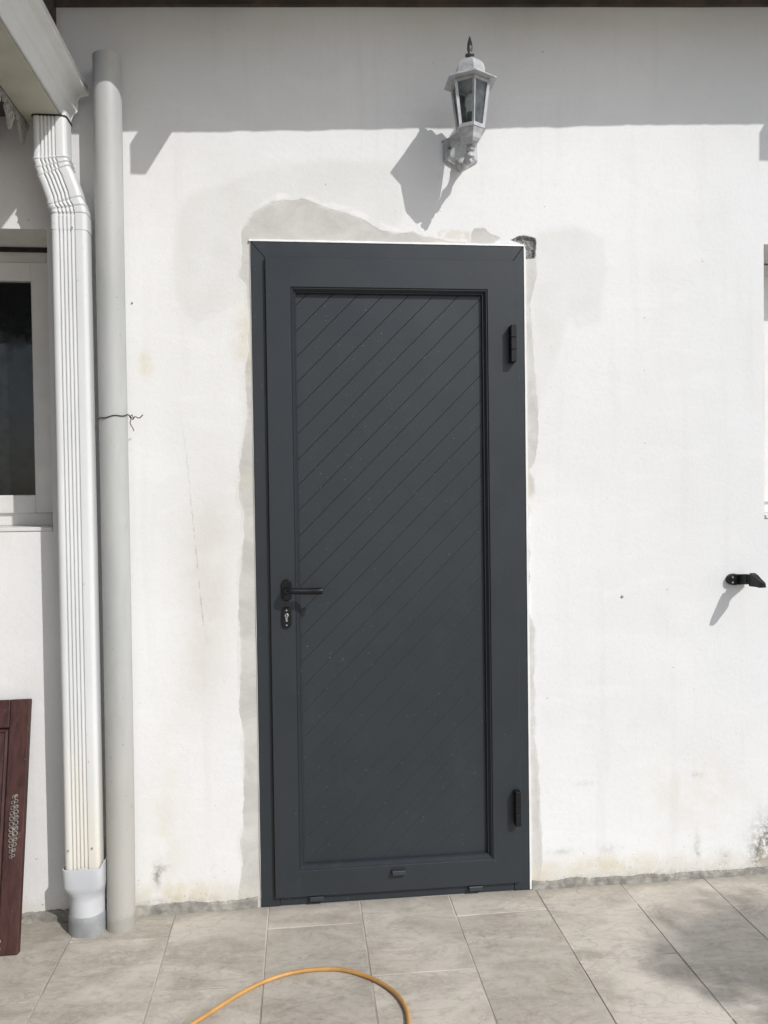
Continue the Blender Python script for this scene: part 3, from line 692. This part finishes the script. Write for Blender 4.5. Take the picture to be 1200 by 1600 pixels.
tag(DP, 'white ribbed rectangular downpipe with crimped elbows and grey foot adapter', 'downpipe')
prf = rib_profile(.107, .075)
def section(c, tilt, s=1.0, sx=None):
    ct, st = math.cos(tilt), math.sin(tilt)         # the section plane leans sideways with the offset
    return [(c[0]+x*(sx or s)*ct, c[1]+y*s, c[2]+x*(sx or s)*st) for x, y in prf]
XU, YU, XL, YL = -.5835, -.0885, -.5345, -.0825
b = bmesh.new()
loft(b, [section((XL, YL, .195), 0, .985), section((XL, YL, 1.2), 0, .985), section((XL, YL, 2.165), 0, .985)]); obj('straight_pipe', b, M['downpipe'], DP, ang=28)
b = bmesh.new(); sec = []
TLT = .40
sec.append(section((XL, YL, 2.155), 0, 1.012)); sec.append(section((XL, YL, 2.192), 0, 1.012))
for k in range(3):                                   # lower bend: three sharp inward crimps
    f = (k+.2)/3; cx_ = XL-.0025*k*k-.001*k; cz_ = 2.200+.0185*k
    sec.append(section((cx_, YL, cz_), TLT*f, 1.014)); sec.append(section((cx_, YL, cz_+.0035), TLT*f, .91, .955)); sec.append(section((cx_-.0008, YL, cz_+.0075), TLT*f, 1.0))
sec.append(section((XL-.016, YL-.001, 2.262), TLT, .985)); sec.append(section((XU+.016, YU+.001, 2.312), TLT, .975))
for k in range(3):                                   # upper bend: three raised beads
    f = 1-(k+.3)/3; cx_ = XU+.009-.0045*k; cz_ = 2.326+.0185*k
    sec.append(section((cx_, YU, cz_), TLT*f, .955, .955)); sec.append(section((cx_, YU, cz_+.004), TLT*f, 1.03, 1.0)); sec.append(section((cx_, YU, cz_+.008), TLT*f, .955, .955))
sec.append(section((XU, YU, 2.382), 0, .95, .93)); sec.append(section((XU, YU, 2.43), 0, .95, .925)); sec.append(section((XU, YU, 2.51), 0, .95, .92))
loft(b, sec); obj('elbow', b, M['downpipe'], DP, ang=28)
# grey adapter: rounded rectangle to circle
def superring(c, w, d, p, n=48, jag=0.0):
    out = []
    for i in range(n):
        a = 2*math.pi*i/n; ca, sa = math.cos(a), math.sin(a)
        r = (abs(ca)**p+abs(sa)**p)**(-1/p)
        out.append((c[0]+w/2*r*ca, c[1]+d/2*r*sa, c[2]+jag*max(0, mn.noise((a*2.2, 3, 1)))+jag*.8*(ca > .75)))
    return out
b = bmesh.new(); c = (XL+.001, YL+.018); c2 = (XL+.001, YL-.001); c3 = (XL+.001, YL+.006)
rings = [superring((*c, .058), .108, .108, 2), superring((*c, .105), .108, .108, 2), superring((*c, .120), .109, .105, 2.2), superring((*c3, .140), .117, .096, 3.2), superring((*c2, .158), .122, .090, 6), superring((*c2, .212), .122, .089, 7, jag=.012), superring((*c2, .213), .117, .084, 7, jag=.012), superring((*c2, .17), .114, .082, 7)]
loft(b, rings); obj('adapter', b, M['pvc_light'], DP, ang=40)
b = bmesh.new(); lathe(b, c[0], c[1], [(.0545, -.02), (.0575, -.004), (.0575, .040), (.0572, .056), (.0545, .060), (.050, .060)], 40); obj('collar', b, M['pvc_dark'], DP, ang=40)
for sx, sz in ((-.503, .275), (-.573, .272), (-.523, 2.16)):
    b = bmesh.new(); loft(b, [circle(sx, -.1175, sz, .0035, 10, axis='y'), circle(sx, -.1225, sz, .0028, 10, axis='y')]); obj('rivet', b, M['pvc_dark'], DP)

# ================================================================== GREY VENT PIPE AND ITS WIRE
b = bmesh.new(); PXC, PYC, PR = -.431, -.066, .0425
rings = []
for k in range(61):
    z = -.01 + 2.71*k/60; xx = PXC + .009*(z/2.7) + .0015*math.sin(z*2.1); rings.append(circle(xx-.006*max(0, .3-z), PYC, z, PR+(.0012 if z < .06 else 0), 40))
zt = 2.70; xx = PXC+.009
rings.append(circle(xx, PYC, zt, PR-.003, 40)); rings.append(circle(xx, PYC, zt-.15, PR-.003, 40))
loft(b, rings); vp_ = obj('vent_pipe', b, M['pipe'], None, ang=50)
tag(vp_, 'plain round grey plastic pipe rising against the wall beside the white downpipe', 'pipe')
b = bmesh.new(); pts = []
for k in range(17):
    a = math.radians(200 + 175*k/16)
    pts.append((-.4255+(PR+.0022)*math.cos(a), PYC+(PR+.0022)*math.sin(a), 1.588+.016*k/16+.002*math.sin(k)))
end = pts[-1]
pts += [(end[0]+.006, end[1]+.01, end[2]-.006), (end[0]+.014, end[1]-.006, end[2]-.014), (end[0]+.022, end[1]-.012, end[2]-.006), (end[0]+.034, end[1]-.008, end[2]-.010), (end[0]+.046, end[1]-.012, end[2]+.000)]
tube(b, spline(pts, 3), .0016, 6)
p2 = [(end[0]+.002, end[1]+.004, end[2]), (end[0]+.008, end[1]-.004, end[2]-.014), (end[0]+.006, end[1]-.008, end[2]-.026), (end[0]+.013, end[1]-.006, end[2]-.040), (end[0]+.017, end[1]-.008, end[2]-.050)]
tube(b, spline(p2, 3), .0014, 6)
p3 = [(end[0]+.004, end[1]-.002, end[2]-.008), (end[0]+.012, end[1]-.008, end[2]+.000), (end[0]+.016, end[1]-.004, end[2]-.012)]
tube(b, spline(p3, 4), .0014, 6)
tag(obj('wire_tie', b, M['wire'], None, True), 'thin twisted dark wire tied around the grey round pipe', 'wire')

# ================================================================== PORCH EAVE ON THE LEFT: gutter, fascia, fretwork
GY0, GY1 = -.05, -3.4
gut = empty('rain_gutter', (-.60, -.1, 2.498))
tag(gut, 'pale ogee rain gutter running out from the wall above the downpipe', 'gutter')
gp = [(-.632, 2.455), (-.520, 2.453), (-.5170, 2.4575), (-.5120, 2.474), (-.5060, 2.486), (-.4985, 2.491), (-.4965, 2.493), (-.4955, 2.508), (-.4955, 2.513), (-.4935, 2.529), (-.4850, 2.540), (-.4690, 2.5440), (-.4635, 2.5455), (-.4620, 2.562), (-.4655, 2.5645), (-.470, 2.561)]
gi = [(-.472, 2.552), (-.4885, 2.5445), (-.4975, 2.531), (-.4990, 2.510), (-.5025, 2.492), (-.5145, 2.474), (-.5195, 2.458), (-.629, 2.458), (-.629, 2.56), (-.632, 2.56)]
tr = lambda P: [(-.545+(x+.518)*1.045, 2.498+(z-2.453)*1.02) for x, z in P]
gp, gi = tr(gp), tr(gi)
b = bmesh.new(); ring = gp+gi
loft(b, [[(x, y, z) for x, z in ring] for y in (GY0, -.9, -1.9, GY1)], cap=True)
obj('trough', b, M['gutter'], gut)
b = bmesh.new(); capo = gp+[gi[-1]]
loft(b, [[(x, GY0+.0002, z) for x, z in capo], [(x, GY0+.004, z) for x, z in capo]]); obj('end_cap', b, M['gutter'], gut)
b = bmesh.new()
for p, q in zip(gp[1:11], gp[2:12]):
    pass
tube(b, [(x+.0015, GY0+.002, z) for x, z in gp[1:14]], .0026, 6); obj('end_seam', b, M['gutter'], gut)
boxo('underside_strip', -.663, -.5515, GY1, GY0+.001, 2.4930, 2.4962, M['underside'], gut, .001)
b = bmesh.new(); tube(b, [(gp[13][0]-.002, GY0-.012, gp[13][1]-.003), (gp[13][0]-.002, -1.5, gp[13][1]-.003), (gp[13][0]-.002, GY1, gp[13][1]-.003)], .0062, 10); obj('rolled_lip', b, M['edge_bright'], gut, True)
b = bmesh.new(); tube(b, [(gp[1][0]+.001, GY0-.004, gp[1][1]-.001), (gp[1][0]+.001, -1.5, gp[1][1]-.001), (gp[1][0]+.001, GY1, gp[1][1]-.001)], .0024, 8); obj('bottom_edge', b, M['edge_bright'], gut, True)  # white tube standing in for the highlight on the bottom edge
# outlet under the trough
b = bmesh.new(); loft(b, [superring((XU, YU, 2.4895), .104, .078, 7), superring((XU, YU, 2.4928), .104, .078, 7)]); obj('outlet', b, M['gasket'], gut)

porch = empty('porch_roof', (-.80, -.2, 2.45))
tag(porch, 'dark timber porch eave with pale fretwork trim at the upper left', 'porch')
boxo('fascia_board', -.684, -.6665, GY1, -.03, 2.505, 2.64, M['trim_white'], porch, .002)
b = bmesh.new()
sl = .25
loft(b, [[(-.66, y, 2.625), (-2.2, y, 2.625+1.54*sl), (-2.2, y, 2.65+1.54*sl), (-.66, y, 2.65)] for y in (GY1, -.03)]); obj('roof_deck', b, M['wood_dark'], porch)
boxo('beam', -.84, -.77, GY1, -.02, 2.43, 2.55, M['wood_dark'], porch, .004)
boxo('beam', -1.7, -1.6, GY1, -.02, 2.44, 2.70, M['wood_dark'], porch, .004)
boxo('shade_wall', -2.26, -2.2, GY1, -.02, 0.0, 2.9, M['wood_dark'], porch)  # unseen wall, added to darken the house wall left of the downpipe
boxo('shade_ceiling', -2.2, -.842, GY1, -.02, 2.55, 2.565, M['wood_dark'], porch)  # out of view, added to deepen the shade under the porch
boxo('soffit_board', -.769, -.686, GY1, -.03, 2.525, 2.54, M['wood_dark'], porch)
b = bmesh.new()     # upper sheet that covers the gutter and keeps it out of the sun
loft(b, [[(-.205, y, 2.955), (-2.2, y, 3.15), (-2.2, y, 3.18), (-.205, y, 2.985)] for y in (GY1, -.50)]); obj('cover_sheet', b, M['wood_dark'], porch)
# fretwork: repeated pierced drops hung below the fascia
def fret_mesh():
    b = bmesh.new(); L = .108; x0, x1 = -.004, .004; res = 36
    H = .097
    def solid(u, v):     # u along (-.5..0.5)*L, v down 0..H
        a = abs(u)
        if v < .012: return True
        w = .049*(1-.55*(v/.06)**1.6) if v < .050 else .0
        w2 = .027*max(0, 1-(v-.045)/.047) if v > .045 else 0
        outer = a < max(w, w2) or (a < .006*(1-(v-.06)/.032) and .055 < v < H)
        holes = [(0, .030, .0095), (.022, .023, .0075), (-.022, .023, .0075), (0, .060, .0062), (.038, .015, .005), (-.038, .015, .005), (.014, .045, .006), (-.014, .045, .006), (.034, .033, .005), (-.034, .033, .005), (0, .015, .005), (0, .075, .003)]
        for hx, hv, hr in holes:
            if math.hypot(u-hx, (v-hv)*.85) < hr: return False
        return outer
    nu, nv = 54, 46; cells = set()
    for i in range(nu):
        for j in range(nv):
            if solid((i+.5)/nu*L-L/2, (j+.5)/nv*H): cells.add((i, j))
    vt = {}
    def V(i, j, s):
        k = (i, j, s)
        if k not in vt: vt[k] = b.verts.new((x0 if s == 0 else x1, i/nu*L-L/2, -j/nv*H))
        return vt[k]
    for (i, j) in cells:
        for s in (0, 1): b.faces.new([V(i, j, s), V(i+1, j, s), V(i+1, j+1, s), V(i, j+1, s)])
        for (di, dj, e) in ((-1, 0, ((i, j), (i, j+1))), (1, 0, ((i+1, j), (i+1, j+1))), (0, -1, ((i, j), (i+1, j))), (0, 1, ((i, j+1), (i+1, j+1)))):
            if (i+di, j+dj) not in cells: b.faces.new([V(*e[0], 0), V(*e[1], 0), V(*e[1], 1), V(*e[0], 1)])
    bmesh.ops.smooth_vert(b, verts=b.verts, factor=.22, use_axis_x=False, use_axis_y=True, use_axis_z=True)
    me = mesh('fretwork_drop', b); me.materials.append(M['trim_grey']); return me
fm = fret_mesh()
for k in range(12):
    o = bpy.data.objects.new('fretwork_drop', fm); C.objects.link(o); o.parent = porch
    o.location = Vector((-.6705, -.09-.1085*k, 2.5035)) - porch.location
# dark flashing where the porch meets the house wall
boxo('abutment_board', -.95, -.590, -.030, -.004, 2.66, 3.1, M['wood_dark'], porch, .002)

# ================================================================== WALL LANTERN
LXc, LYc = .690, -.165
lan = empty('wall_lantern', (.690, 0, 2.41))
tag(lan, 'white six-sided wall lantern with dark finial above the door', 'lamp')
A0 = -math.pi/2
def hexr(r, z, n=6, cx=LXc, cy=LYc): return circle(cx, cy, z, r, n, A0)
# hexagonal roof: thin flat eave plate with a domed cap
b = bmesh.new()
loft(b, [hexr(.030, 2.6125), hexr(.083, 2.6125), hexr(.0855, 2.6135), hexr(.0855, 2.6165), hexr(.082, 2.619), hexr(.056, 2.630), hexr(.0535, 2.636), hexr(.049, 2.637), hexr(.048, 2.652), hexr(.043, 2.668), hexr(.032, 2.680), hexr(.018, 2.687), hexr(.010, 2.689)], cap=True)
obj('lantern_roof', b, M['lamp_white'], lan)
b = bmesh.new(); lathe(b, LXc, LYc, [(.007, 2.686), (.0085, 2.690), (.006, 2.694), (.0145, 2.699), (.0145, 2.7015), (.007, 2.705), (.006, 2.709), (.0075, 2.713), (.0088, 2.722), (.0078, 2.735), (.0045, 2.748), (.0015, 2.758), (.0002, 2.760)], 14); obj('finial', b, M['finial'], lan, ang=40)
# cage
RT, RB, ZT, ZB = .0610, .0430, 2.609, 2.474
def hv(r, k): a = A0+k*math.pi/3; return Vector((LXc+r*math.cos(a), LYc+r*math.sin(a), 0))
for k in range(6):
    b = bmesh.new(); p0 = hv(RB, k); p0.z = ZB; p1 = hv(RT, k); p1.z = ZT
    d = (hv(1, k)-Vector((LXc, LYc, 0))).normalized(); sd = Vector((-d.y, d.x, 0)); w, t = .0048, .0040
    ring = lambda p: [tuple(p+sd*w-d*t), tuple(p+d*t*.9), tuple(p-sd*w-d*t), tuple(p-d*t*1.5)]
    loft(b, [ring(p0), ring(p1)]); obj('cage_bar', b, M['lamp_white'], lan)
for k in range(6):
    q0, q1 = hv(RB-.003, k), hv(RB-.003, k+1); r0, r1 = hv(RT-.003, k), hv(RT-.003, k+1)
    q0.z = q1.z = ZB; r0.z = r1.z = ZT
    nrm = ((q0+q1)/2-Vector((LXc, LYc, ZB))).normalized()*.0012
    b = bmesh.new(); loft(b, [[tuple(q0), tuple(q1), tuple(r1), tuple(r0)], [tuple(q0-nrm), tuple(q1-nrm), tuple(r1-nrm), tuple(r0-nrm)]]); obj('pane', b, M['lamp_glass'], lan)
def hex_band(name, r0, z0, r1, z1, th):
    b = bmesh.new(); loft(b, [hexr(r0, z0), hexr(r1, z1), hexr(r1-th, z1), hexr(r0-th, z0), hexr(r0, z0)], cap=False); bmesh.ops.remove_doubles(b, verts=b.verts, dist=1e-6); return obj(name, b, M['lamp_white'], lan)
hex_band('top_band', .0615, 2.603, .0625, 2.6118, .006); hex_band('bottom_band', .0455, 2.468, .0465, 2.479, .008)
b = bmesh.new(); loft(b, [hexr(.014, 2.428), hexr(.024, 2.432), hexr(.031, 2.440), hexr(.035, 2.452), hexr(.0435, 2.4675), hexr(.030, 2.4685)]); obj('bowl', b, M['lamp_white'], lan)
b = bmesh.new(); lathe(b, LXc, LYc, [(.013, 2.480), (.013, 2.520), (.0115, 2.524)], 14); obj('bulb_holder', b, M['finial'], lan, ang=40)
b = bmesh.new(); lathe(b, LXc, LYc, [(.009, 2.522), (.011, 2.530), (.0165, 2.548), (.0165, 2.562), (.011, 2.576), (.003, 2.582)], 16); obj('bulb', b, M['bulb'], lan, True)
# arm and back plate
BX, BZ = .690, 2.474
b = bmesh.new()
def octp(r, y): return [(BX+r*math.cos(a), y, BZ+r*math.sin(a)) for a in [math.pi/2+math.pi/3*k for k in range(6)]]
loft(b, [octp(.066, -.0005), octp(.066, -.006), octp(.059, -.011), octp(.054, -.012), octp(.042, -.018), octp(.030, -.020)]); obj('back_plate', b, M['lamp_white'], lan)
b = bmesh.new()
ap = spline([(BX, -.016, BZ-.046), (BX, -.050, BZ-.066), (BX, -.090, BZ-.076), (BX, -.128, BZ-.072), (BX, -.150, BZ-.064)], 7)
ar = []
for i, p in enumerate(ap):
    t = i/(len(ap)-1); r = .0088
    for c0, a0, s0 in ((0, .010, .10), (.33, .006, .05), (.60, .004, .04), (.80, .005, .05)): r += a0*math.exp(-((t-c0)/s0)**2)
    ar.append(r)
tube(b, ap, ar, 16); obj('arm', b, M['lamp_white'], lan, True)
b = bmesh.new(); lathe(b, BX, -.152, [(.001, 2.374), (.005, 2.376), (.008, 2.383), (.0055, 2.389), (.014, 2.393), (.0145, 2.396), (.010, 2.404), (.0065, 2.410), (.0145, 2.414), (.015, 2.417), (.010, 2.426), (.008, 2.434)], 16); obj('stem', b, M['lamp_white'], lan, ang=50)
for sx in (-.038, .038):
    b = bmesh.new(); loft(b, [circle(BX+sx, -.015, BZ+.004, .0042, 10, axis='y'), circle(BX+sx, -.0225, BZ+.004, .0034, 10, axis='y')]); obj('screw', b, M['finial'], lan)

# ================================================================== SHUTTER STOP
ss_ = empty('shutter_stop', (1.655, 0, 1.04)); tag(ss_, 'black metal shutter stop sticking out of the plaster right of the door', 'shutter stop')
sx, sz = 1.662, 1.036
b = bmesh.new(); loft(b, [[(sx-.028+1.35*(x-sx), y, z) for x, _, z in oval(sx, sz, w, w*.82 if False else w, 0)] for w, y in ((.040, .002), (.040, -.012), (.034, -.019))]); obj('base_plate', b, M['black'], ss_, ang=40)
b = bmesh.new(); loft(b, [[(sx-w, y, sz-h0), (sx+w, y, sz-h0), (sx+w, y, sz+h1), (sx-w, y, sz+h1)] for y, w, h0, h1 in ((-.010, .022, .018, .018), (-.030, .016, .016, .020), (-.05, .009, .012, .022), (-.085, .007, .012, .020))]); obj('arm', b, M['black'], ss_)
b = bmesh.new()
loft(b, [[(sx-w, y, sz-h0), (sx+w, y, sz-h0), (sx+w*.7, y, sz+h1), (sx-w*.7, y, sz+h1)] for y, w, h0, h1 in ((-.068, .010, .010, .024), (-.074, .013, .016, .028), (-.092, .014, .016, .022), (-.112, .012, .015, .012), (-.132, .010, .016, .004), (-.142, .007, .013, .000))]); obj('pivot_head', b, M['black'], ss_)
for zz in (.009, -.009):
    b = bmesh.new(); loft(b, [circle(sx-.040, -.018, sz+zz, .0036, 10, axis='y'), circle(sx-.040, -.0215, sz+zz, .003, 10, axis='y')]); obj('screw', b, M['pvc_dark'], ss_)

# ================================================================== LEANING CABINET DOOR
cab = empty('cabinet_door', (-.70, -.19, 0)); tag(cab, 'dark red-brown wooden cabinet door leaning against the wall at the lower left', 'cabinet door')
lean = math.atan2(.155, .715); CW, CH, CT = .46, .735, .024
def lp(u, v, w):      # u from right edge to the left, v up the board, w out of the board
    return (-.702-u, -.020-.155 + v*math.sin(lean) - w*math.cos(lean) + .0, v*math.cos(lean) + w*math.sin(lean)*1.0)
def lboard(name, u0, u1, v0, v1, w0, w1, bev=.003, mat=None):
    b = bmesh.new(); box(b, u0, u1, w0, w1, v0, v1, bev, 2)
    for v in b.verts: v.co = lp(v.co.x, v.co.z, v.co.y)
    return obj(name, b, mat or M['mahogany'], cab)
lboard('stile', 0, .058, 0, CH, -CT+.02, .020); lboard('stile', CW-.058, CW, 0, CH, -CT+.02, .020)
lboard('rail', .0585, CW-.0585, CH-.085, CH-.0005, -CT+.02, .0193); lboard('rail', .0585, CW-.0585, .0005, .085, -CT+.02, .0193)
b = bmesh.new()
rings = []
for ins, w in ((0, .004), (.0, .006), (.012, .012), (.016, .007), (.030, .0085), (.062, .0155)):
    rings.append([lp(u, v, w) for u, v in ((.0588+ins, .0855+ins), (CW-.0588-ins, .0855+ins), (CW-.0588-ins, CH-.0855-ins), (.0588+ins, CH-.0855-ins))])
loft(b, rings); obj('raised_panel', b, M['mahogany'], cab)
# pierced brass plates on the stile
def scroll_plate(v0, v1, uc):
    b = bmesh.new(); L = v1-v0; n = max(2, int(L/.0145))
    def ring(u, v, r, th):
        pts = [lp(u+r*math.cos(2*math.pi*i/9), v+r*math.sin(2*math.pi*i/9), .0213) for i in range(10)]; tube(b, pts, th, 5)
    for k in range(n):
        t = (k+.5)/n; vc = v0+L*t; wd = 1-.55*abs(2*t-1)**2
        ring(uc+.0068*wd, vc, .0052*wd+.001, .0017); ring(uc-.0068*wd, vc+.004, .0052*wd+.001, .0017)
        tube(b, [lp(uc, vc-.005, .0205), lp(uc, vc, .0232), lp(uc, vc+.005, .0205)], [.0015, .0038, .0015], 6)
        if k % 2: tube(b, [lp(uc+.012*wd, vc+.006, .0208), lp(uc, vc+.002, .0222), lp(uc-.012*wd, vc+.007, .0208)], .0016, 5)
    tube(b, [lp(uc+.002*math.sin(i*1.1), v0+L*i/16, .0206) for i in range(17)], .0019, 5)
    return obj('brass_plate', b, M['ornament'], cab, True)
scroll_plate(.265, .452, .030); scroll_plate(.005, .045, .062)

# ================================================================== HOSE
R = .0057
hp = [(-1.2, -1.9), (-.75, -1.35), (-.42, -.88), (-.25, -.675), (-.146, -.578), (-.028, -.462), (.062, -.405), (.146, -.385), (.240, -.393), (.322, -.445), (.372, -.505), (.398, -.575), (.398, -.650), (.37, -.80), (.27, -1.15), (.05, -1.7), (-.3, -2.4)]
b = bmesh.new(); tube(b, spline([(x, y, R+.0005) for x, y in hp], 10), R, 14); tag(obj('hose', b, M['hose'], None, True), 'orange rubber hose curving over the floor tiles in front of the door', 'hose')

# ================================================================== TREE whose crown shades the lower right tiles
tc = Vector((1.70, -.83, 0)) + SUN*3.4
tree = empty('tree', (tc.x+.25, tc.y-.1, 0)); tag(tree, 'small leafy tree standing forward on the right, blurred shadow on the tiles', 'tree')
b = bmesh.new(); base = Vector((tc.x+.25, tc.y-.1, -.05))
tube(b, spline([base, base+Vector((.03, .02, 1.2)), base+Vector((-.05, .05, 2.4)), tc+Vector((.1, -.02, -.1))], 6), [.07-.0025*i for i in range(19)], 10)
for k in range(9):
    a = k*2.4; e = tc + Vector((.42*math.cos(a), .42*math.sin(a), .12*math.sin(k*1.7)))
    tube(b, spline([tc+Vector((.12, -.02, -.35)), (tc+e)/2+Vector((.02, 0, -.08)), e], 4), [.018-.0016*i for i in range(9)], 6)
obj('trunk', b, M['bark'], tree, True)
vsx, fcs = [], []
for k in range(10000):
    a = rng.uniform(0, 2*math.pi); r = .60*math.sqrt(rng.uniform(0, 1)); h = rng.normal(0, .07)
    if mn.noise((r*math.cos(a)*3.2, r*math.sin(a)*3.2, 5)) < -.05: continue
    c = tc + Vector((r*math.cos(a), r*math.sin(a), h)); n1 = Vector(rng.normal(0, 1, 3)).normalized(); n2 = n1.orthogonal().normalized(); l, w = rng.uniform(.05, .09), rng.uniform(.018, .03)
    n3 = n1.cross(n2)
    i0 = len(vsx); vsx += [c-n1*l*.5, c+n2*w*.5+n3*.004, c+n1*l*.5, c-n2*w*.5+n3*.004]; fcs.append((i0, i0+1, i0+2, i0+3))
me = bpy.data.meshes.new('crown'); me.from_pydata([tuple(v) for v in vsx], [], fcs); link('crown', me, M['leaf'], tree)
